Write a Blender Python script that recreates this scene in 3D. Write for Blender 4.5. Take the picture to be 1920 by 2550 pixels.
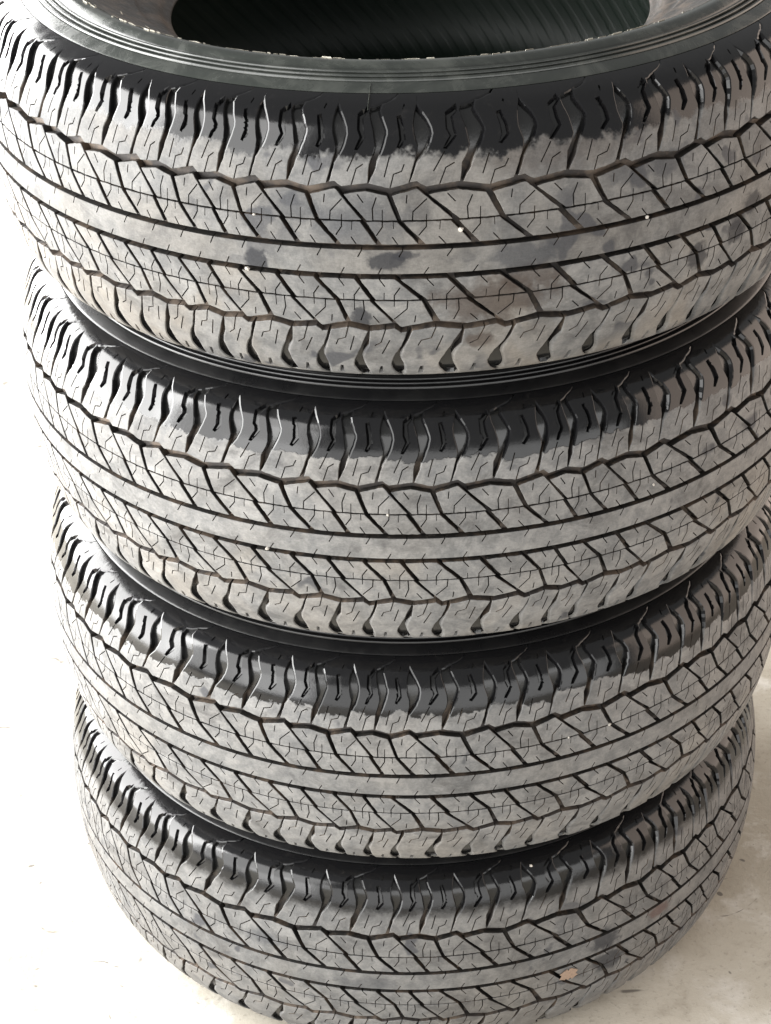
import bpy, math, random
from mathutils import Vector, Matrix
from mathutils.geometry import delaunay_2d_cdt

scene = bpy.context.scene
for o in list(bpy.data.objects):
    bpy.data.objects.remove(o, do_unlink=True)
col = scene.collection

# ------------------------------------------------------------------ camera
PITCH_Z = 0.262                      # height of one tyre in the stack
HALF = 0.1308                        # half section width at the sidewall crest
TOP_Z = HALF + 3 * PITCH_Z           # centre height of the topmost tyre

def camera_axes(pitch, yaw, roll):
    f = Vector((math.sin(yaw) * math.cos(pitch), math.cos(yaw) * math.cos(pitch), -math.sin(pitch)))
    r = Vector((math.cos(yaw), -math.sin(yaw), 0))
    u = r.cross(f)
    c, s = math.cos(roll), math.sin(roll)
    return c * r + s * u, -s * r + c * u, f

R_, U_, F_ = camera_axes(0.5802, -0.0215, -0.0325)
cam_data = bpy.data.cameras.new('camera')
cam = bpy.data.objects.new('camera', cam_data)
col.objects.link(cam)
CAM = Vector((0, -1.7086, TOP_Z + 0.6428))
cam.matrix_world = Matrix(((R_.x, U_.x, -F_.x, CAM.x), (R_.y, U_.y, -F_.y, CAM.y), (R_.z, U_.z, -F_.z, CAM.z), (0, 0, 0, 1)))
cam_data.sensor_fit = 'VERTICAL'
cam_data.sensor_height = 24.0
cam_data.lens = 24.0 * 4824.4 / 2550
cam_data.clip_start = 0.05
cam_data.clip_end = 100
scene.camera = cam

# ------------------------------------------------------------------ light
world = bpy.data.worlds.new('World')
scene.world = world
world.use_nodes = True
bg = world.node_tree.nodes['Background']
bg.inputs[0].default_value = (0.575, 0.58, 0.58, 1)
bg.inputs[1].default_value = 0.74

def area(name, loc, target, sx, sy, power, color):
    l = bpy.data.lights.new(name, 'AREA')
    l.shape = 'RECTANGLE'; l.size = sx; l.size_y = sy; l.energy = power; l.color = color
    o = bpy.data.objects.new(name, l); col.objects.link(o)
    o.location = loc
    o.rotation_euler = (Vector(target) - Vector(loc)).to_track_quat('-Z', 'Y').to_euler()
    return o
# the open doorway on the left
area('doorway_light', (-2.4, 0.8, 1.2), (0, 0.15, 0.7), 4.6, 2.4, 600, (1.0, 0.995, 0.98))
# added fill lamp in front, kept low to stay out of shoulder reflections
area('front_fill', (0.3, -3.2, 0.6), (0.3, 0, 0.6), 8.0, 1.1, 72, (1.0, 1.0, 0.99))
# added lamp at the left front, for reflections on shoulders and slot edges
area('left_front_fill', (-2.6, -2.2, 1.5), (0, 0, 0.9), 2.8, 2.6, 135, (1.0, 0.995, 0.98))
# warm bounce from the far right side of the room
area('room_bounce', (2.7, 0.6, 1.2), (0, 0, 0.9), 5.2, 2.4, 92, (1.0, 0.80, 0.66))

scene.view_settings.view_transform = 'Standard'
scene.view_settings.look = 'None'
scene.view_settings.gamma = 1
scene.view_settings.exposure = 0.24
scene.view_settings.use_curve_mapping = False
scene.cycles.max_bounces = 8

# ------------------------------------------------------------------ materials
class NT:
    def __init__(self, name):
        self.m = bpy.data.materials.new(name); self.m.use_nodes = True
        self.t = self.m.node_tree; self.n = self.t.nodes; self.l = self.t.links
        self.b = self.n['Principled BSDF']
        self.pos = self.n.new('ShaderNodeNewGeometry').outputs['Position']
    def sock(self, node_in, v):
        if isinstance(v, (int, float)): node_in.default_value = v
        elif isinstance(v, (tuple, list)): node_in.default_value = tuple(v) + ((1,) if len(v) == 3 and node_in.type == 'RGBA' else ())
        else: self.l.new(v, node_in)
    def math(self, op, a, b=0.0, c=0.0):
        n = self.n.new('ShaderNodeMath'); n.operation = op
        for i, v in enumerate((a, b, c)): self.sock(n.inputs[i], v)
        return n.outputs[0]
    def ramp(self, v, lo, hi, a=0.0, b=1.0, smooth=True):
        n = self.n.new('ShaderNodeMapRange')
        if smooth: n.interpolation_type = 'SMOOTHSTEP'
        self.sock(n.inputs['Value'], v)
        for k, x in (('From Min', lo), ('From Max', hi), ('To Min', a), ('To Max', b)): self.sock(n.inputs[k], x)
        return n.outputs[0]
    def noise(self, scale, detail=3, rough=0.55, dist=0.0, vec=None, off=(0, 0, 0), stretch=(1, 1, 1)):
        mp = self.n.new('ShaderNodeMapping'); self.l.new(vec or self.pos, mp.inputs[0])
        mp.inputs['Location'].default_value = off; mp.inputs['Scale'].default_value = stretch
        n = self.n.new('ShaderNodeTexNoise'); self.l.new(mp.outputs[0], n.inputs['Vector'])
        n.inputs['Scale'].default_value = scale; n.inputs['Detail'].default_value = detail
        n.inputs['Roughness'].default_value = rough; n.inputs['Distortion'].default_value = dist
        return n.outputs[0]
    def mix(self, f, a, b):
        n = self.n.new('ShaderNodeMix'); n.data_type = 'RGBA'
        self.sock(n.inputs[0], f); self.sock(n.inputs[6], a); self.sock(n.inputs[7], b)
        return n.outputs[2]
    def attr(self, name):
        n = self.n.new('ShaderNodeAttribute'); n.attribute_name = name
        return n.outputs['Fac']
    def bump(self, h, strength, dist):
        n = self.n.new('ShaderNodeBump'); n.inputs['Strength'].default_value = strength
        n.inputs['Distance'].default_value = dist; self.l.new(h, n.inputs['Height'])
        self.l.new(n.outputs[0], self.b.inputs['Normal'])
    def out(self, color=None, rough=None, spec=None):
        if color is not None: self.sock(self.b.inputs['Base Color'], color)
        if rough is not None: self.sock(self.b.inputs['Roughness'], rough)
        if spec is not None: self.sock(self.b.inputs['Specular IOR Level'], spec)
        return self.m

INK = (0.016, 0.017, 0.021); DAMP = (0.045, 0.047, 0.052); RUST = (0.042, 0.031, 0.025); RED = (0.08, 0.048, 0.042)
TOP_MARKS = [(-123, -5, 9, 10, INK, 0.9, 0.10), (-22, 1, 15, 7, INK, 0.85, 0.12), (-8, 6, 8, 4, INK, 0.85, 0.12), (-43, -49, 7, 11, INK, 0.85, 0.12),
    (60, -36, 46, 17, RUST, 0.75, 0.30), (88, -18, 26, 10, RUST, 0.65, 0.25), (-40, 31, 34, 18, DAMP, 0.6, 0.35), (84, -1, 25, 11, DAMP, 0.75, 0.2), (-95, 40, 20, 12, DAMP, 0.5, 0.4),
    (241, -36, 10, 11, INK, 0.8, 0.15), (282, -27, 12, 9, INK, 0.8, 0.15), (300, -8, 10, 9, INK, 0.8, 0.15), (206, 52, 22, 9, DAMP, 0.75, 0.2), (52, -73, 11, 7, RUST, 0.7, 0.15), (167, 51, 15, 8, DAMP, 0.6, 0.2), (120, 78, 60, 14, RUST, 0.45, 0.4)]
LOW_MARKS = [(195, 3, 16, 16, INK, 0.75, 0.15), (197, -28, 22, 14, INK, 0.75, 0.15), (267, 4, 16, 8, RED, 0.75, 0.2), (-171, 34, 18, 9, DAMP, 0.6, 0.3), (-60, -3, 30, 9, DAMP, 0.5, 0.3)]

def tread_material(name, off, edge=80.0, soft=1.5, jag=9.0, spots=0.62, tan=0.35, bright=1.0, marks=(), zc=0.0):
    """Worn, dusty contact face; above `edge` (mm from the crown) the shoulder is dressed glossy black."""
    t = NT(name)
    w = t.attr('tz')
    n1 = t.noise(55, 3, 0.6, 0.0, off=off)
    n2 = t.noise(260, 2, 0.6, 0.0, off=off)
    oi = t.n.new('ShaderNodeObjectInfo')
    line = t.math('ADD', w, t.math('MULTIPLY', t.math('SUBTRACT', oi.outputs['Random'], 0.5), jag * 0.9))
    line = t.math('ADD', line, t.math('MULTIPLY', t.math('SUBTRACT', n1, 0.5), jag * 2.6))
    line = t.math('ADD', line, t.math('MULTIPLY', t.math('SUBTRACT', n2, 0.5), jag * 0.7))
    gloss = t.ramp(line, edge - soft, edge + soft)
    sep = t.n.new('ShaderNodeSeparateXYZ'); t.l.new(t.pos, sep.inputs[0])
    ang = t.math('MULTIPLY', t.math('ARCTAN2', sep.outputs[0], t.math('MULTIPLY', sep.outputs[1], -1.0)), 0.386)
    cmb = t.n.new('ShaderNodeCombineXYZ'); t.l.new(ang, cmb.inputs[0]); t.l.new(sep.outputs[2], cmb.inputs[2])
    scuff = t.noise(900, 3, 0.6, 0.2, vec=cmb.outputs[0], off=off, stretch=(0.22, 1, 1))
    grime = t.noise(26, 5, 0.72, 0.8, vec=cmb.outputs[0], off=(off[0], off[1] + 2, off[2]), stretch=(0.6, 1, 1))
    big = t.noise(9, 4, 0.6, 0.4, off=off)
    fine = t.noise(420, 4, 0.7, off=off)
    mid = t.noise(70, 4, 0.65, 0.3, off=off)
    g1 = (0.128 * bright, 0.128 * bright, 0.128 * bright); g2 = (0.208 * bright, 0.204 * bright, 0.198 * bright)
    dust = t.mix(t.ramp(mid, 0.32, 0.68), g1, g2)
    dust = t.mix(t.math('MULTIPLY', t.ramp(big, 0.42, 0.66), tan), dust, (0.225 * bright, 0.198 * bright, 0.165 * bright))
    dust = t.mix(t.ramp(grime, 0.48, 0.72, 0, 0.72), dust, (0.052, 0.050, 0.049))
    dust = t.mix(t.ramp(grime, 0.46, 0.26, 0, 0.5), dust, (0.27 * bright, 0.26 * bright, 0.245 * bright))
    spot = t.ramp(t.noise(34, 2, 0.45, 0.0, off=(off[0] + 3.1, off[1], off[2])), spots, spots + 0.05)
    spot = t.math('MULTIPLY', spot, t.ramp(t.noise(6, 1, 0.5, off=(off[0], off[1] + 5, off[2])), 0.44, 0.56))
    dust = t.mix(t.math('MULTIPLY', spot, 0.85), dust, (0.042, 0.043, 0.048))
    wob = t.math('MULTIPLY', t.math('SUBTRACT', t.noise(80, 3, 0.6, 0.4, off=(1, 1, 1)), 0.5), 2.0)
    for mu, mz, ru, rz, cm, st, sf in marks:            # stains with a shape of their own: oil spots, damp patches
        du = t.math('DIVIDE', t.math('SUBTRACT', ang, mu / 1000.0), ru / 1000.0)
        dz = t.math('DIVIDE', t.math('SUBTRACT', sep.outputs[2], zc + mz / 1000.0), rz / 1000.0)
        rr = t.math('SQRT', t.math('ADD', t.math('MULTIPLY', du, du), t.math('MULTIPLY', dz, dz)))
        f = t.ramp(t.math('ADD', rr, wob), 1.12 + sf * 1.3, 0.88 - sf * 1.3, 0.0, st)
        dust = t.mix(f, dust, cm)
    grain = t.math('MULTIPLY', t.math('MULTIPLY', t.ramp(fine, 0.3, 0.7, 0.88, 1.07), t.ramp(scuff, 0.32, 0.68, 0.93, 1.05)), t.math('ADD', 0.93, t.math('MULTIPLY', oi.outputs['Random'], 0.13)))
    mul = t.n.new('ShaderNodeMix'); mul.data_type = 'RGBA'; mul.blend_type = 'MULTIPLY'; mul.inputs[0].default_value = 1
    t.l.new(dust, mul.inputs[6]); t.l.new(grain, mul.inputs[7]); dust = mul.outputs[2]
    film = t.ramp(t.noise(120, 4, 0.7, 0.5, off=off), 0.56, 0.84, 0.0, 0.07)
    black = t.mix(film, (0.005, 0.005, 0.0055), (0.12, 0.11, 0.10))
    rough = t.math('ADD', t.math('MULTIPLY', gloss, -0.47), 0.60)
    rough = t.math('MAXIMUM', t.math('ADD', rough, t.math('MULTIPLY', t.math('SUBTRACT', mid, 0.5), 0.22)), 0.09)
    h = t.math('ADD', t.math('MULTIPLY', fine, t.math('SUBTRACT', 1.0, t.math('MULTIPLY', gloss, 0.85))), t.math('MULTIPLY', mid, t.math('SUBTRACT', 0.8, t.math('MULTIPLY', gloss, 0.62))))
    h = t.math('ADD', h, t.math('MULTIPLY', scuff, t.math('SUBTRACT', 0.5, t.math('MULTIPLY', gloss, 0.45))))
    t.bump(h, 0.42, 0.0006)
    return t.out(t.mix(gloss, dust, black), rough, t.ramp(gloss, 0, 1, 0.24, 0.36))

def wall_material():
    t = NT('groove_wall_rubber')
    n = t.noise(45, 4, 0.65, 0.3)
    n2 = t.noise(300, 3, 0.6)
    c = t.mix(t.ramp(n, 0.45, 0.72), (0.014, 0.013, 0.012), (0.080, 0.057, 0.040))
    c = t.mix(t.ramp(n2, 0.58, 0.75, 0, 0.5), c, (0.13, 0.11, 0.09))
    t.bump(n2, 0.3, 0.0004)
    return t.out(c, t.ramp(n, 0.35, 0.7, 0.6, 0.85), 0.3)

def sidewall_material(name, c1, c2, ra, rb, speck):
    t = NT(name)
    n = t.noise(28, 5, 0.65, 0.6); n2 = t.noise(220, 4, 0.7)
    c = t.mix(t.ramp(n, 0.40, 0.75), c1, c2)
    c = t.mix(t.ramp(n2, 0.62, 0.8, 0, speck), c, (0.13, 0.13, 0.12))
    t.bump(t.math('ADD', n2, t.math('MULTIPLY', n, 0.6)), 0.22, 0.0005)
    return t.out(c, t.ramp(n, 0.3, 0.75, ra, rb), 0.5)

def bead_material():
    t = NT('bead_rubber')
    n = t.noise(30, 5, 0.7, 1.0); n2 = t.noise(160, 4, 0.7, 0.5)
    c = t.mix(t.ramp(n, 0.42, 0.68), (0.024, 0.022, 0.020), (0.085, 0.066, 0.052))
    c = t.mix(t.ramp(n2, 0.60, 0.78, 0, 0.7), c, (0.20, 0.17, 0.145))
    t.bump(n2, 0.4, 0.0006)
    return t.out(c, t.ramp(n2, 0.35, 0.7, 0.38, 0.66), 0.5)

def liner_material():
    t = NT('inner_liner_rubber')
    n = t.noise(12, 3, 0.6)
    sep = t.n.new('ShaderNodeSeparateXYZ'); t.l.new(t.pos, sep.inputs[0])
    ang = t.math('ARCTAN2', sep.outputs[0], sep.outputs[1])
    s = t.math('SINE', t.math('ADD', t.math('MULTIPLY', ang, 110.0), t.math('MULTIPLY', sep.outputs[2], 260.0)))
    s = t.ramp(s, -0.2, 0.9)
    t.bump(s, 0.26, 0.0012)
    c = t.mix(n, (0.010, 0.019, 0.013), (0.018, 0.032, 0.023))
    return t.out(c, 0.48, 0.5)

def floor_material():
    t = NT('concrete_floor')
    big = t.noise(1.7, 5, 0.6, 0.4); mid = t.noise(11, 5, 0.65, 0.3); fine = t.noise(170, 4, 0.7)
    c = t.mix(t.ramp(big, 0.35, 0.65), (0.33, 0.30, 0.245), (0.45, 0.42, 0.36))
    c = t.mix(t.ramp(mid, 0.50, 0.68, 0, 0.75), c, (0.56, 0.54, 0.50))
    c = t.mix(t.ramp(mid, 0.48, 0.32, 0, 0.55), c, (0.25, 0.22, 0.175))
    c = t.mix(t.ramp(fine, 0.54, 0.70, 0, 0.45), c, (0.20, 0.18, 0.15))
    spk = t.ramp(t.noise(60, 1, 0.4), 0.76, 0.79, 0, 0.85)
    c = t.mix(spk, c, (0.10, 0.09, 0.08))
    ln = t.ramp(t.math('ABSOLUTE', t.math('SUBTRACT', t.noise(7, 2, 0.5, 0.6, off=(2.2, 1.1, 0)), 0.5)), 0.010, 0.003)
    ln = t.math('MULTIPLY', ln, t.ramp(t.noise(16, 3, 0.7, off=(4, 0, 0)), 0.56, 0.64, 0, 0.8))
    c = t.mix(ln, c, (0.085, 0.078, 0.07))
    t.bump(t.math('ADD', fine, t.math('MULTIPLY', mid, 2.0)), 0.35, 0.0015)
    return t.out(c, t.ramp(mid, 0.3, 0.7, 0.62, 0.85), 0.4)

def plain(name, c, rough, bumps=0.0):
    t = NT(name)
    n = t.noise(350, 3, 0.6)
    if bumps: t.bump(n, bumps, 0.0006)
    return t.out(t.mix(n, tuple(x * 0.75 for x in c), tuple(min(1, x * 1.2) for x in c)), rough, 0.4)

def slot_material():
    t = NT('shoulder_slot_rubber')
    g = t.ramp(t.attr('tz'), 74, 88)
    n = t.noise(45, 4, 0.65, 0.3); n2 = t.noise(300, 3, 0.6)
    low = t.mix(t.ramp(n, 0.42, 0.70), (0.022, 0.018, 0.016), (0.110, 0.082, 0.060))
    hi = t.mix(t.ramp(n2, 0.62, 0.82, 0, 0.2), (0.007, 0.007, 0.007), (0.07, 0.055, 0.042))
    t.bump(n2, 0.2, 0.0004)
    return t.out(t.mix(g, low, hi), t.ramp(g, 0, 1, 0.7, 0.2), 0.5)
M_SLOT = slot_material()
M_WALL = wall_material(); M_SIDE = sidewall_material('dusty_sidewall_rubber', (0.022, 0.025, 0.022), (0.056, 0.060, 0.053), 0.18, 0.36, 0.35); M_SIDE_GAP = sidewall_material('gap_shaded_sidewall_rubber', (0.005, 0.005, 0.0055), (0.010, 0.010, 0.010), 0.26, 0.36, 0.08); M_BEAD = bead_material(); M_LINER = liner_material()  # gap sidewalls: less dust, and shade between the tyres darkened into the colour
M_FLOOR = floor_material()
M_STONE = plain('pale_stone', (0.42, 0.39, 0.35), 0.7, 0.5)
M_FLAKE = plain('dried_paste', (0.55, 0.52, 0.44), 0.7, 0.4)
M_LEAF = plain('dry_leaf', (0.24, 0.17, 0.125), 0.8, 0.4)

# per tyre: (upper shoulder + tread, lower shoulder)
Z4 = HALF
TREADS = [
    (tread_material('top_tread', (0, 0, 0), 82, 3.5, 11, 0.58, 0.30, 0.71, TOP_MARKS, TOP_Z), tread_material('top_tread_low', (7, 0, 0), 200, 1, 0, 0.60, 0.6, 0.77, TOP_MARKS, TOP_Z)),
    (tread_material('second_tread', (11, 2, 0), 80, 0.9, 6, 0.66, 0.15, 0.86), tread_material('second_tread_low', (11, 2, 0), 200, 1, 0, 0.66, 0.4, 0.90)),
    (tread_material('third_tread', (3, 9, 0), 78, 1.0, 8, 0.70, 0.15, 0.85), tread_material('third_tread_low', (3, 9, 0), 200, 1, 0, 0.70, 0.3, 0.88)),
    (tread_material('bottom_tread', (5, 4, 8), 80, 7.0, 5, 0.62, 0.15, 0.70, LOW_MARKS, Z4), tread_material('bottom_tread_low', (5, 4, 8), 200, 1, 0, 0.66, 0.3, 0.71, LOW_MARKS, Z4)),
]

# ------------------------------------------------------------------ tyre surface
RC = 0.386
_pz = [0, 13, 35, 60, 80, 95, 105, 110, 114, 117.6]
_pr = [386.0, 385.8, 384.4, 380.9, 376.6, 371.2, 366.0, 361.4, 354.6, 345.2]

def _pchip():
    h = [_pz[i + 1] - _pz[i] for i in range(len(_pz) - 1)]
    d = [(_pr[i + 1] - _pr[i]) / h[i] for i in range(len(h))]
    m = [0.0] * len(_pz)
    for i in range(1, len(_pz) - 1):
        w1, w2 = 2 * h[i] + h[i - 1], h[i] + 2 * h[i - 1]
        m[i] = 0 if d[i - 1] * d[i] <= 0 else (w1 + w2) / (w1 / d[i - 1] + w2 / d[i])
    m[-1] = d[-1] * 1.1
    return h, m
_h, _m = _pchip()

def prof(z):
    """Radius and slope dr/dz (mm) of the tread surface at height z from the crown."""
    a = min(abs(z), _pz[-1])
    i = 0
    while i < len(_h) - 1 and a > _pz[i + 1]: i += 1
    t = (a - _pz[i]) / _h[i]
    h00 = 2 * t**3 - 3 * t**2 + 1; h10 = t**3 - 2 * t**2 + t; h01 = -2 * t**3 + 3 * t**2; h11 = t**3 - t**2
    r = h00 * _pr[i] + h10 * _h[i] * _m[i] + h01 * _pr[i + 1] + h11 * _h[i] * _m[i + 1]
    s = ((6 * t**2 - 6 * t) * _pr[i] + (3 * t**2 - 4 * t + 1) * _h[i] * _m[i] + (-6 * t**2 + 6 * t) * _pr[i + 1] + (3 * t**2 - 2 * t) * _h[i] * _m[i + 1]) / _h[i]
    return r, (s if z >= 0 else -s)

def surf(u, z, depth):
    """Tread coordinates (mm round, mm across, mm below the face) to tyre space (m)."""
    r, s = prof(z)
    k = 1 / math.hypot(1, s)
    rr = (r - depth * k) / 1000; zz = (z + depth * s * k) / 1000
    th = u / 386.0
    return (rr * math.sin(th), -rr * math.cos(th), zz)

def snorm(u, z):
    r, s = prof(z); k = 1 / math.hypot(1, s); th = u / 386.0
    return (k * math.sin(th), -k * math.cos(th), -s * k)

def ribbon(pts, w):
    L, Rr = [], []
    for i, (x, y) in enumerate(pts):
        a = pts[max(i - 1, 0)]; b = pts[min(i + 1, len(pts) - 1)]
        dx, dy = b[0] - a[0], b[1] - a[1]; l = math.hypot(dx, dy)
        nx, ny = -dy / l * w / 2, dx / l * w / 2
        L.append((x + nx, y + ny)); Rr.append((x - nx, y - ny))
    return Rr + L[::-1]

def ccw(poly):
    a = sum(poly[i][0] * poly[(i + 1) % len(poly)][1] - poly[(i + 1) % len(poly)][0] * poly[i][1] for i in range(len(poly)))
    return poly if a > 0 else poly[::-1]

def subdivide(poly, step):
    out = []
    for i, p in enumerate(poly):
        q = poly[(i + 1) % len(poly)]
        n = max(1, int(math.hypot(q[0] - p[0], q[1] - p[1]) / step))
        out += [(p[0] + (q[0] - p[0]) * k / n, p[1] + (q[1] - p[1]) * k / n) for k in range(n)]
    return out

def inside(p, poly):
    c = False; j = len(poly) - 1
    for i in range(len(poly)):
        a, b = poly[i], poly[j]
        if (a[1] > p[1]) != (b[1] > p[1]) and p[0] < (b[0] - a[0]) * (p[1] - a[1]) / (b[1] - a[1]) + a[0]: c = not c
        j = i
    return c

def edge_dist(p, poly):
    m = 1e9
    for i in range(len(poly)):
        a, b = poly[i], poly[(i + 1) % len(poly)]
        dx, dy = b[0] - a[0], b[1] - a[1]
        t = max(0, min(1, ((p[0] - a[0]) * dx + (p[1] - a[1]) * dy) / (dx * dx + dy * dy + 1e-12)))
        m = min(m, math.hypot(p[0] - a[0] - t * dx, p[1] - a[1] - t * dy))
    return m

def grow(pg, o):
    out = []
    for i in range(len(pg)):
        a, p, b = pg[i - 1], pg[i], pg[(i + 1) % len(pg)]
        n1 = (p[1] - a[1], a[0] - p[0]); n2 = (b[1] - p[1], p[0] - b[0])
        l1 = math.hypot(*n1) or 1; l2 = math.hypot(*n2) or 1
        nx, ny = n1[0] / l1 + n2[0] / l2, n1[1] / l1 + n2[1] / l2; l = math.hypot(nx, ny) or 1
        out.append((p[0] + nx / l * o, p[1] + ny / l * o))
    return out

def block_geometry(poly, cuts, draft=0.4, depth=8.6, open_u=None, rng=None, chamfer=0.42, shoulder=0):
    """poly: outline (u, z); cuts: list of (outline, depth). Returns verts, faces, materials, loop normals, tz."""
    poly = subdivide(ccw(poly), 3.0)
    if rng:                                             # worn, slightly uneven edges
        poly = [(x + rng.uniform(-.22, .22), y + (rng.uniform(-.22, .22) if y < 116 else 0)) for x, y in poly] if open_u is None else poly
    full = []
    for c in cuts:                                      # a pocket marked as sloped gets a bevelled rim of its own
        c, d, sl = (c + (0,))[:3]
        pg = subdivide(ccw(c), 3.0)
        if sl:
            full.append((grow(pg, sl * 0.55), d, True)); full.append((grow(pg, -sl * 0.45), d, False))
        else: full.append((pg, d, False))
    cuts = full
    vs, fs = [], []
    for pg in [poly] + [c[0] for c in cuts]:
        fs.append(list(range(len(vs), len(vs) + len(pg)))); vs += pg
    x0 = min(p[0] for p in poly); x1 = max(p[0] for p in poly); y0 = min(p[1] for p in poly); y1 = max(p[1] for p in poly)
    x = x0 + 2.3
    while x < x1:
        y = y0 + 1.7
        while y < y1:
            if inside((x, y), poly) and edge_dist((x, y), poly) > 0.9: vs.append((x, y))
            y += 4.0 if y < 92 else 2.0
        x += 6.0
    ov, oe, of, _, _, ids = delaunay_2d_cdt([Vector(v) for v in vs], [], fs, 1, 1e-4)
    ov = [(v.x, v.y) for v in ov]
    tri = []
    for f, i in zip(of, ids):
        if 0 not in i: continue
        flat = [cuts[k - 1][1] for k in i if k > 0 and not cuts[k - 1][2]]
        ring = [cuts[k - 1][1] for k in i if k > 0 and cuts[k - 1][2]]
        if ring and not flat: tri.append((tuple(f), -ring[0]))      # bevelled rim
        else: tri.append((tuple(f), max([0.0] + flat)))
    low_v = {}
    for f, d in tri:
        if d > 0:
            for q in f: low_v[q] = d
    edges = {}
    for k, (f, d) in enumerate(tri):
        for a, b in zip(f, f[1:] + f[:1]): edges[(a, b)] = d
    bn = {}
    border = []
    for (a, b), d in edges.items():
        if (b, a) in edges: continue
        pa, pb = ov[a], ov[b]
        if open_u and ((abs(pa[0] - open_u[0]) < 1e-3 and abs(pb[0] - open_u[0]) < 1e-3) or (abs(pa[0] - open_u[1]) < 1e-3 and abs(pb[0] - open_u[1]) < 1e-3)): continue
        border.append((a, b, d))
        dx, dy = pb[0] - pa[0], pb[1] - pa[1]; l = math.hypot(dx, dy) or 1
        for v in (a, b):
            o = bn.get(v, (0, 0)); bn[v] = (o[0] + dy / l, o[1] - dx / l)
    V, VI, TZ = [], {}, []
    def vert(i, d, off):
        k = (i, round(d, 3), off)
        if k in VI: return VI[k]
        u, z = ov[i]
        if off:
            n = bn.get(i, (0, 0)); l = math.hypot(*n) or 1
            off += slope(z, n[0] / l) * (0.45 if off < 0.2 else 1.0)
            u += n[0] / l * off; z += n[1] / l * off
        z = min(z, 117.55)
        VI[k] = len(V); V.append(surf(u, z, d)); TZ.append(abs(ov[i][1])); return VI[k]
    slope = lambda z, nx: (0.0 if not shoulder or z > 116.5 else max(0.12, min(1.0, (z - 70) / 16.0)) * (2.3 if nx * shoulder < -0.35 else 0.5))
    bnx = lambda i: (bn[i][0] / (math.hypot(*bn[i]) or 1)) if i in bn else 0.0
    F, MT, NR = [], [], []
    def add(idx, mat, nr):
        F.append(idx); MT.append(mat)
        if nr is None:
            a, b, c = (Vector(V[q]) for q in (idx[0], idx[1], idx[2]))
            n = (b - a).cross(c - a)
            if n.length < 1e-14 and len(idx) > 3: n = (Vector(V[idx[2]]) - a).cross(Vector(V[idx[3]]) - a)
            n = n.normalized() if n.length > 1e-14 else Vector((0, -1, 0))
            nr = [tuple(n)] * len(idx)
        NR.extend(nr)
    for f, d in tri:
        if d < 0: add(tuple(vert(i, low_v.get(i, 0.0), 0) for i in f), 0, None)
        else: add(tuple(vert(i, d, 0) for i in f), 0 if d == 0 else 1, [snorm(*ov[i]) for i in f])
    for (a, b), d in edges.items():
        if d >= 0 and (b, a) in edges and edges[(b, a)] > d:      # step down into a cut
            d2 = edges[(b, a)]
            add((vert(a, d2, 0), vert(b, d2, 0), vert(b, d, 0), vert(a, d, 0)), 1, None)
    sl = lambda i: slope(ov[i][1], bnx(i))
    c1 = lambda i: chamfer * 0.35 + sl(i) * 0.12
    c2 = lambda i: chamfer + sl(i) * 1.0
    for a, b, d in border:
        d = max(d, 0.0)
        if d == 0:
            add((vert(a, c1(a), 0.15), vert(b, c1(b), 0.15), vert(b, 0, 0), vert(a, 0, 0)), 0, None)
            add((vert(a, c2(a), 0.32), vert(b, c2(b), 0.32), vert(b, c1(b), 0.15), vert(a, c1(a), 0.15)), 0, None)
            add((vert(a, depth, 0.32 + draft), vert(b, depth, 0.32 + draft), vert(b, c2(b), 0.32), vert(a, c2(a), 0.32)), 1, None)
        else:
            add((vert(a, depth, 0.32 + draft), vert(b, depth, 0.32 + draft), vert(b, d, 0), vert(a, d, 0)), 1, None)
    return V, F, MT, NR, TZ

def to_mesh(name, V, F, MT, NR, TZ, mats):
    me = bpy.data.meshes.new(name)
    me.from_pydata(V, [], F)
    me.polygons.foreach_set('use_smooth', [True] * len(F))
    me.polygons.foreach_set('material_index', MT)
    at = me.attributes.new('tz', 'FLOAT', 'POINT'); at.data.foreach_set('value', TZ)
    for m in mats: me.materials.append(m)
    me.update()
    if NR: me.normals_split_custom_set(NR)
    return me

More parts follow.
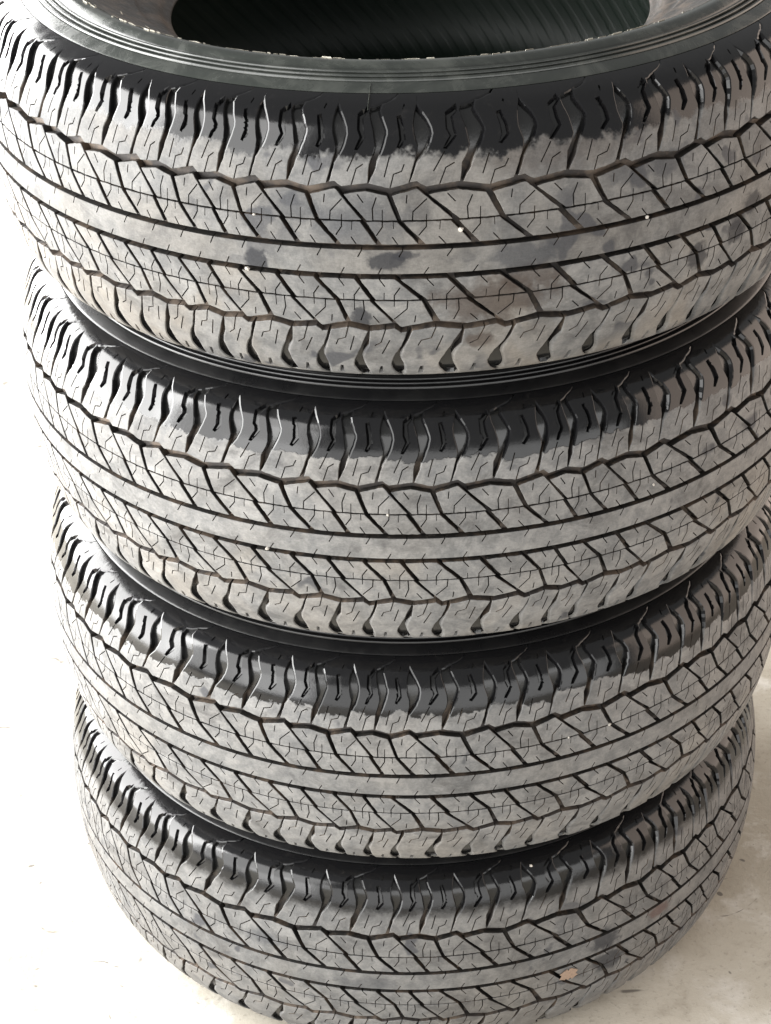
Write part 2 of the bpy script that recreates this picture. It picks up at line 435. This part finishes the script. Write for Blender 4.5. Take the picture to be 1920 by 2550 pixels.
# ------------------------------------------------------------------ tread pattern, one 68 mm double pitch (kink of the zigzag groove at u = 0)
SW = 1.0
def cell_pieces(k, k2, rng, only=None):
    sc = lambda pts: [(x * k if x <= 68 else 68 * k + (x - 68) * k2, y) for x, y in pts]
    sip = lambda pts, d=3.2, w=SW: (ribbon(sc(pts), w), d)
    P = {}
    P['shoulder_a'] = (sc([(-4.4, 62.3), (0, 63.2), (5.5, 59.3), (25.4, 62.0), (26.5, 61.9), (27.4, 70), (27.8, 75.6), (31.4, 83), (32.8, 87.7), (32.2, 93), (30.9, 99), (28.6, 106), (28.0, 109.5), (29, 112.6), (38, 114.4), (50, 116.6), (52, 117.5),
        (1.0, 117.5), (1.0, 114.2), (4.6, 110), (7.8, 105.7), (10.0, 100.5), (10.6, 96), (9.2, 90), (6.7, 84.3), (0.6, 76)]),
        [(ccw(sc([(26.0, 112.2), (19.2, 108.4), (19.2, 99), (21.6, 94), (17.0, 86.0), (18.6, 86.0), (25.0, 94.2), (23.4, 100), (22.8, 106.6), (27.0, 110.6)])), 3.5, 1.6),
         sip([(17.4, 84.0), (10.1, 70)]), sip([(23.4, 75.6), (17.8, 72.3), (12.8, 58)]),
         ])
    P['shoulder_b'] = (sc([(28.9, 61.7), (45, 58.3), (60.2, 61.6), (63.4, 71), (65.8, 79), (67.5, 84), (67.8, 88), (66.6, 92), (65.2, 97), (64.9, 103), (65.4, 107), (66.8, 111), (68.6, 114.2), (69.0, 117.5),
        (53.4, 117.5), (51, 115.9), (39.6, 113.0), (38.4, 110.5), (41.4, 105), (44.0, 99), (44.2, 96), (42.4, 90), (39, 82.6), (36.2, 77.4), (34, 72)]),
        [(ccw(sc([(52.2, 107), (53.9, 99), (54.6, 92.5), (52.2, 87.5), (53.8, 87.0), (58.4, 92.5), (57.6, 99), (54.8, 107.4)])), 3.5, 1.6),
         sip([(45.4, 80.9), (40.8, 66.3)]), sip([(57.4, 75.5), (55.1, 70.4), (48.5, 68.3), (45.1, 57)]),
         (ccw(sc([(56.2, 111.2), (57.6, 113.6), (58.8, 113.2), (57.4, 110.8)])), 1.5)])
    P['block_a'] = (sc([(26.0, 33.9), (50.4, 33.9), (42.5, 52.2), (25.4, 55.6), (7.3, 53.0)]),
        [sip([(34, 51.3), (30.6, 42.5), (31, 33)]), sip([(38.8, 42), (38.6, 33)], 3.2, 0.7), sip([(18.4, 53.4), (23.3, 47)], 3, 0.9)])
    P['block_b'] = (sc([(54.6, 33.9), (89.2, 33.9), (68.5, 56.5), (67.4, 57.0), (47.6, 52.2)]),
        [sip([(73.6, 49.9), (63.8, 40.3), (63.2, 33)]), sip([(73.2, 38.2), (73.0, 33)], 3.2, 0.7), sip([(59.2, 53), (58.4, 46.6)], 3, 0.9)])
    P['block_c'] = (sc([(38.2, 14.7), (67.2, 14.7), (50.8, 32.1), (25.6, 32.1)]),
        [sip([(38.6, 33), (38.5, 28.5), (33.4, 21.6)]), sip([(46.5, 20.6), (51.5, 13.5)], 3, 0.9), sip([(47.4, 33), (47.6, 27)], 3, 0.6)])
    P['block_d'] = (sc([(72.4, 14.7), (100.8, 14.7), (88.3, 32.1), (56.2, 32.1)]),
        [sip([(73.0, 33), (72.9, 28.5), (68.0, 21.6)]), sip([(80.5, 20.6), (85.5, 13.5)], 3, 0.9), sip([(81.6, 33), (81.2, 26)], 3, 0.6)])
    # the side facing down keeps only short pockets at its edge
    P['shoulder_a_low'] = (P['shoulder_a'][0], [(ccw(sc([(17.8, 98.5), (19.6, 98.5), (21.8, 107), (18.8, 107)])), 3.0, 1.0)] + P['shoulder_a'][1][1:])
    P['shoulder_b_low'] = (P['shoulder_b'][0], [(ccw(sc([(54.0, 98.5), (55.8, 98.5), (57.6, 107), (54.4, 107)])), 3.0, 1.0)] + P['shoulder_b'][1][1:3])
    out = {}
    for n, (poly, cuts) in P.items():
        if only and n not in only: continue
        g = block_geometry(poly, cuts, 0.5 if n.startswith('sh') else 0.3, 8.6, None, rng, shoulder=(-1 if n.endswith('low') else 1) if n.startswith('sh') else 0)
        out[n] = to_mesh('shoulder_block' if n.startswith('sh') else 'tread_block', *g, [TREADS[0][0], M_SLOT if n.startswith('sh') else M_WALL])
    if only: return out
    w = 68 * k
    rib = block_geometry([(0, -9.7), (w, -9.7), (w, 9.7), (0, 9.7)],
        [sip([(21.5, 11), (17.5, 4.2)], 3, 0.9), sip([(55.5, 11), (51.5, 4.2)], 3, 0.9), sip([(37, -4.6), (33.3, -11)], 3, 0.9), sip([(6, -4.6), (2.3, -11)], 3, 0.9)], 0.4, 8.6, (0, w), None)
    return out, rib, w

KS = [54.0, 63.0, 73.0, 83.0]          # double-pitch lengths (mm), varied round the tyre as on the real one
S_, M_, L_, X_ = range(4)
seq = [S_, M_, S_, S_, M_, M_, X_, X_, L_, M_, L_, X_, L_, M_, S_, L_, M_, L_, L_, M_, M_, L_,
       S_, M_, X_, L_, M_, S_, S_, M_, L_, M_, X_, S_, M_, S_, L_]
SCALE = 2 * math.pi * 386 / sum(KS[q] for q in seq)
KS = [q * SCALE / 68 for q in KS]
VAR = [cell_pieces(k, k, random.Random(5 + i)) for i, k in enumerate(KS)]
JOIN = {}
for i in range(4):
    for j in range(4):
        JOIN[i, j] = cell_pieces(KS[i], KS[j], random.Random(50 + 4 * i + j), ('block_b', 'block_d', 'shoulder_b', 'shoulder_b_low'))
starts, acc = [], 0.0
for q in seq:
    starts.append(acc); acc += VAR[q][2]

def ring_mesh():
    V, F, MT, NR, TZ = [], [], [], [], []
    for q_, u0 in zip(seq, starts):
        v, f, m, n, t = VAR[q_][1]
        b = len(V); th = u0 / 386.0; c, sn = math.cos(th), math.sin(th)
        V += [(x * c - y * sn, x * sn + y * c, z) for x, y, z in v]
        NR += [(x * c - y * sn, x * sn + y * c, z) for x, y, z in n]
        F += [tuple(i + b for i in q) for q in f]; MT += m; TZ += t
    return to_mesh('centre_rib', V, F, MT, NR, TZ, [TREADS[0][0], M_WALL])

def lathe(name, pts, mats, idx, seg=320, smooth_break=()):
    V, F, MT = [], [], []
    n = len(pts)
    for i in range(seg):
        a = 2 * math.pi * i / seg; c, s = math.cos(a), math.sin(a)
        V += [(r * s, -r * c, z) for r, z in pts]
    for i in range(seg):
        j = (i + 1) % seg
        for k in range(n - 1):
            F.append((i * n + k, j * n + k, j * n + k + 1, i * n + k + 1)); MT.append(idx[k])
    me = bpy.data.meshes.new(name); me.from_pydata(V, [], F)
    me.polygons.foreach_set('use_smooth', [True] * len(F)); me.polygons.foreach_set('material_index', MT)
    for m in mats: me.materials.append(m)
    me.update()
    me.set_sharp_from_angle(angle=math.radians(38))
    return me

def smooth_pts(pts, n=4):
    out = []
    for i in range(len(pts) - 1):
        p0 = pts[max(i - 1, 0)]; p1 = pts[i]; p2 = pts[i + 1]; p3 = pts[min(i + 2, len(pts) - 1)]
        for k in range(n):
            t = k / n
            out.append(tuple(0.5 * (2 * b + (-a + c) * t + (2 * a - 5 * b + 4 * c - d) * t * t + (-a + 3 * b - 3 * c + d) * t**3) for a, b, c, d in zip(p0, p1, p2, p3)))
    return out + [pts[-1]]

# groove floor (one lathe under the blocks), then sidewall, bead and liner rings
floor_pts = []
z = -117.2
while z <= 117.21:
    r, s = prof(z); k = 1 / math.hypot(1, s)
    dpt = 8.0 - 4.2 * max(0.0, min(1.0, (abs(z) - 72) / 30.0)) - 1.2 * max(0.0, 1 - abs(abs(z) - 58) / 6.0)
    floor_pts.append(((r - dpt * k) / 1000, (z + dpt * s * k) / 1000)); z += 117.2 / 30
def side_profile():
    p = [(0.3400, 0.1120), (0.3446, 0.1176), (0.3440, 0.1182)]
    p += smooth_pts([(0.3440, 0.1182), (0.3395, 0.1203), (0.3345, 0.1222)], 3)[1:]
    # three raised ribs on the rim protector
    r0, z0, r1, z1 = 0.3345, 0.1222, 0.3215, 0.1268
    for i in range(3):
        for f, up in ((0.00, -0.0016), (0.10, -0.0016), (0.22, 0.0006), (0.36, 0.0013), (0.60, 0.0013), (0.74, 0.0006), (0.86, -0.0016)):
            t = (i + f) / 3.0
            p.append((r0 + (r1 - r0) * t + up * 0.35, z0 + (z1 - z0) * t + up))
    p.append((r1 + 0.0002, z1 - 0.0012)); p.append((r1 - 0.0006, z1 + 0.0002))
    p += smooth_pts([(r1 - 0.0006, z1 + 0.0002), (0.3175, 0.1295), (0.3135, HALF), (0.3085, 0.1301), (0.3040, 0.1282), (0.3000, 0.1258)], 3)[1:]
    return p
side_p = side_profile()
bead_p = smooth_pts([(0.3000, 0.1258), (0.2900, 0.1195), (0.2780, 0.1125), (0.2660, 0.1055), (0.2560, 0.1000), (0.2500, 0.0970), (0.2455, 0.0945), (0.2435, 0.0915), (0.2390, 0.0880), (0.2320, 0.0850), (0.2250, 0.0800), (0.2205, 0.0740), (0.2155, 0.0700), (0.2145, 0.0672), (0.2180, 0.0662)], 3)
liner_p = smooth_pts([(0.2180, 0.0662), (0.2340, 0.0740), (0.2560, 0.0890), (0.2800, 0.1070), (0.3050, 0.1165), (0.3300, 0.1125), (0.3500, 0.0990), (0.3625, 0.0760), (0.3680, 0.0450), (0.3700, 0.0), (0.3680, -0.0450), (0.3625, -0.0760), (0.3500, -0.0990), (0.3300, -0.1125), (0.3050, -0.1165), (0.2800, -0.1070), (0.2560, -0.0890), (0.2340, -0.0740), (0.2180, -0.0662)], 3)
mir = lambda p: [(r, -z) for r, z in reversed(p)]
def lathe_all(name, p, m): return lathe(name, p, [m], [0] * len(p))
ME_FLOOR = lathe_all('carcass', floor_pts, M_SLOT)
_at = ME_FLOOR.attributes.new('tz', 'FLOAT', 'POINT'); _at.data.foreach_set('value', [abs(v.co.z) * 1000 for v in ME_FLOOR.vertices])
ME_SIDE = lathe_all('sidewall', side_p, M_SIDE)
ME_SIDE2 = lathe_all('sidewall_lower', mir(side_p), M_SIDE)
ME_BEAD = lathe_all('bead', bead_p, M_BEAD)
ME_BEAD2 = lathe_all('bead_lower', mir(bead_p), M_BEAD)
ME_LINER = lathe_all('inner_liner', liner_p, M_LINER)
ME_RIB = ring_mesh()

# ------------------------------------------------------------------ the place
def tag(o, label, cat, group=None):
    o['label'] = label; o['category'] = cat
    if group: o['group'] = group
    return o

def make_floor():
    n = 40; s = 9.0
    V = [((i / n - 0.5) * s, (j / n - 0.5) * s + 1.0, 0.0) for j in range(n + 1) for i in range(n + 1)]
    F = [(j * (n + 1) + i, j * (n + 1) + i + 1, (j + 1) * (n + 1) + i + 1, (j + 1) * (n + 1) + i) for j in range(n) for i in range(n)]
    me = bpy.data.meshes.new('floor'); me.from_pydata(V, [], F); me.materials.append(M_FLOOR)
    o = bpy.data.objects.new('floor', me); col.objects.link(o); o['kind'] = 'structure'
make_floor()

# ------------------------------------------------------------------ the four tyres
def part(name, me, parent, rot=(0, 0, 0), mat=None):
    o = bpy.data.objects.new(name, me); col.objects.link(o); o.parent = parent
    o.rotation_euler = rot
    if mat:
        o.material_slots[0].link = 'OBJECT'; o.material_slots[0].material = mat
    return o

def build_tyre(i, x, y, spin, label):
    root = bpy.data.objects.new('tyre', None); col.objects.link(root)
    root.empty_display_size = 0.1
    root.location = (x, y, TOP_Z - PITCH_Z * i)
    root.rotation_euler = (0, 0, spin)
    tag(root, label, 'tyre', 'used tyres stacked in a pile')
    up, low = TREADS[i]
    part('carcass', ME_FLOOR, root)
    sm = M_SIDE if i == 0 else M_SIDE_GAP
    part('sidewall', ME_SIDE, root, (0, 0, 0), sm); part('sidewall', ME_SIDE2, root, (0, 0, 0), M_SIDE_GAP)
    part('bead', ME_BEAD, root); part('bead', ME_BEAD2, root)
    part('inner_liner', ME_LINER, root)
    part('centre_rib', ME_RIB, root, (0, 0, 0), up)
    n = len(seq)
    for c in range(n):
        a_ = seq[c]
        for side in (0, 1):
            nb = seq[(c + 1) % n] if side == 0 else seq[c - 1]
            th = starts[c] / 386.0 if side == 0 else (starts[c] + VAR[a_][2] - 15.0) / 386.0
            for key in VAR[a_][0]:
                if key.startswith('sh') and key.endswith('low') != bool(side): continue
                me = JOIN[a_, nb].get(key) or VAR[a_][0][key]
                nm = 'shoulder_block' if key.startswith('sh') else 'tread_block'
                part(nm, me, root, (0, math.pi * side, th), low if side else up)
    return root

SP = lambda idx, u: (u - starts[idx]) / 386.0
TY = [
    (0.0, 0.0, SP(6, 3.0), 'topmost tyre of the stack, its open bead hole and dusty dark-spotted tread showing'),
    (0.0005, 0.0004, SP(20, -31.0), 'second tyre from the top, clean grey tread with glossy black shoulder'),
    (-0.0056, 0.0032, SP(15, -8.0), 'third tyre from the top, grey tread with ragged black shoulder edge'),
    (-0.0136, 0.0134, SP(9, -21.0), 'bottom tyre of the stack, resting on the concrete floor'),
]
TYRES = [build_tyre(i, *t) for i, t in enumerate(TY)]

# ------------------------------------------------------------------ small things on the tyres
def blob(name, size, mat, seed, flat=1.0):
    rng = random.Random(seed)
    t = (1 + 5 ** 0.5) / 2
    base = [(-1, t, 0), (1, t, 0), (-1, -t, 0), (1, -t, 0), (0, -1, t), (0, 1, t), (0, -1, -t), (0, 1, -t), (t, 0, -1), (t, 0, 1), (-t, 0, -1), (-t, 0, 1)]
    fc = [(0, 11, 5), (0, 5, 1), (0, 1, 7), (0, 7, 10), (0, 10, 11), (1, 5, 9), (5, 11, 4), (11, 10, 2), (10, 7, 6), (7, 1, 8), (3, 9, 4), (3, 4, 2), (3, 2, 6), (3, 6, 8), (3, 8, 9), (4, 9, 5), (2, 4, 11), (6, 2, 10), (8, 6, 7), (9, 8, 1)]
    V = []
    for v in base:
        k = rng.uniform(0.7, 1.15) * size / 2 / 1.9
        V.append((v[0] * k, v[1] * k * rng.uniform(0.8, 1.0), v[2] * k * flat))
    me = bpy.data.meshes.new(name); me.from_pydata(V, [], fc); me.materials.append(mat)
    return me

def on_tyre(i, u, z, lift):
    return TYRES[i].location + Vector(surf(u, z, -lift * 1000))

PEB = [
    (0, 34.5, 24.5, 5.0, -0.5, 'white pebble lodged in a diagonal groove at the front of the topmost tyre'),
    (0, -131.5, -13.0, 4.5, -0.5, 'white pebble in the lower straight groove of the topmost tyre, left of centre'),
    (0, -123.2, 32.8, 2.6, 0.0, 'tiny pale pebble in the thin upper groove of the topmost tyre, left side'),
    (0, 185.9, 12.2, 3.4, -0.5, 'small pale pebble in the upper straight groove of the topmost tyre, right side'),
    (1, -132.7, -12.0, 4.2, -0.5, 'white pebble in the lower straight groove of the second tyre, left side'),
    (1, -27.3, 33.0, 3.0, -0.3, 'small white pebble in the thin upper groove at the front of the second tyre'),
    (1, 206.3, 24.0, 3.2, -0.3, 'small pale pebble in a diagonal groove on the right of the second tyre'),
    (2, 181.0, 33.0, 3.4, -0.3, 'pale pebble farther right of two in the thin groove of the third tyre'),
    (2, 138.8, 33.0, 2.8, -0.3, 'small pale pebble left of its neighbour in the third tyre thin groove'),
    (3, 123.9, 111.0, 3.6, 0.9, 'small white pebble lying on the black shoulder of the bottom tyre'),
]
for n_, (i, u, zz, sz, lift, lab) in enumerate(PEB):
    o = bpy.data.objects.new('pebble', blob('pebble', sz / 1000, M_STONE, 20 + n_)); col.objects.link(o)
    o.location = on_tyre(i, u, zz, lift / 1000); o.rotation_euler = (n_ * 0.7, n_ * 1.3, n_)
    tag(o, lab, 'pebble', 'pebbles caught in the tread')

def leaf_scrap():
    rng = random.Random(4); V, F = [], []
    n, m = 7, 5
    for k, lift in enumerate((0.9, 0.4)):
        for j in range(m):
            for i in range(n):
                w = (0.45, 1.0, 0.75, 1.15, 0.4)[j] * (1 + 0.25 * math.sin(i * 2.1 + j))
                u = 156.6 + (i / (n - 1) - 0.5) * 17 * w; zz = -24.9 + (j / (m - 1) - 0.5) * 14 + math.sin(i * 1.7) * 1.6
                V.append(surf(u, zz, -(lift + rng.uniform(0, .5))))
    for k in range(2):
        for j in range(m - 1):
            for i in range(n - 1):
                a = k * n * m + j * n + i; q = (a, a + 1, a + n + 1, a + n)
                F.append(q if k == 0 else q[::-1])
    rim = [i for i in range(n)] + [j * n + n - 1 for j in range(1, m)] + [(m - 1) * n + i for i in range(n - 2, -1, -1)] + [j * n for j in range(m - 2, 0, -1)]
    for a, b in zip(rim, rim[1:] + rim[:1]): F.append((b, a, a + n * m, b + n * m))
    me = bpy.data.meshes.new('leaf_scrap'); me.from_pydata(V, [], F); me.materials.append(M_LEAF)
    o = bpy.data.objects.new('leaf_scrap', me); col.objects.link(o); o.location = TYRES[3].location
    tag(o, 'crumpled orange brown leaf scrap stuck to the tread of the bottom tyre', 'leaf')
leaf_scrap()

def paste_flakes():
    rng = random.Random(9); V, F = [], []
    ring = side_p[-12:] + bead_p[:16]
    for q in range(190):
        th = rng.gauss(-0.15, 0.6); w = rng.random()
        k = rng.choice((5, 6, 7, 8, 8, 9, 9, 9, 10)) if w < 0.75 else rng.choice(range(12, 26))
        r, zz = ring[k]; r2, z2 = ring[k + 1]
        t = rng.random(); r += (r2 - r) * t; zz += (z2 - zz) * t
        ln = rng.uniform(0.0015, 0.010) * (1.4 if rng.random() < .2 else 1); wd = rng.uniform(0.0006, 0.0016); hh = rng.uniform(0.0006, 0.0018)
        sl = math.atan2(z2 - ring[k][1], ring[k][0] - r2)
        c, s_ = math.cos(th), math.sin(th); tw = rng.uniform(-.35, .35)
        b = len(V)
        for a_, b_, c_ in ((-1, -1, 0), (1, -1, 0), (1, 1, 0), (-1, 1, 0), (-.8, -.6, 1), (.8, -.7, 1), (.7, .7, 1), (-.7, .6, 1)):
            x = a_ * ln / 2 * math.cos(tw) - b_ * wd / 2 * math.sin(tw); y = a_ * ln / 2 * math.sin(tw) + b_ * wd / 2 * math.cos(tw)
            rr = r - y * math.cos(sl) + c_ * hh * math.sin(-sl) ; z3 = zz + y * math.sin(sl) + c_ * hh * math.cos(sl) - 0.0002
            V.append((rr * s_ + x * c, -rr * c + x * s_, z3))
        for f in ((4, 5, 6, 7), (0, 1, 5, 4), (1, 2, 6, 5), (2, 3, 7, 6), (3, 0, 4, 7), (3, 2, 1, 0)): F.append(tuple(b + g for g in f))
    me = bpy.data.meshes.new('dried_flakes'); me.from_pydata(V, [], F); me.materials.append(M_FLAKE)
    o = bpy.data.objects.new('dried_flakes', me); col.objects.link(o); o.location = TYRES[0].location
    tag(o, 'pale dried paste flakes scattered round the bead hole of the topmost tyre', 'flakes'); o['kind'] = 'stuff'
paste_flakes()

def mould_line():
    """The raised mould joint that crosses the shoulder of the topmost tyre."""
    u0 = -34.8 - TYRES[0].rotation_euler.z * 386
    V, F = [], []
    path = [surf(u0, z_, -0.05) for z_ in (110.5, 112.5, 114.5, 116.0, 117.3)]
    th = u0 / 386.0
    path += [(r * math.sin(th), -r * math.cos(th), z_) for r, z_ in side_p[2:8]]
    tx, ty = math.cos(th) * 0.00035, math.sin(th) * 0.00035
    for x, y, z_ in path:
        nx, ny = math.sin(th) * 0.0006, -math.cos(th) * 0.0006
        V += [(x - tx, y - ty, z_), (x + tx, y + ty, z_), (x + nx, y + ny, z_ + 0.0006)]
    for k in range(len(path) - 1):
        for a, b in ((0, 1), (1, 2), (2, 0)):
            F.append((k * 3 + a, k * 3 + b, k * 3 + 3 + b, k * 3 + 3 + a))
    me = bpy.data.meshes.new('mould_line'); me.from_pydata(V, [], F); me.materials.append(M_SIDE)
    part('mould_line', me, TYRES[0])
mould_line()
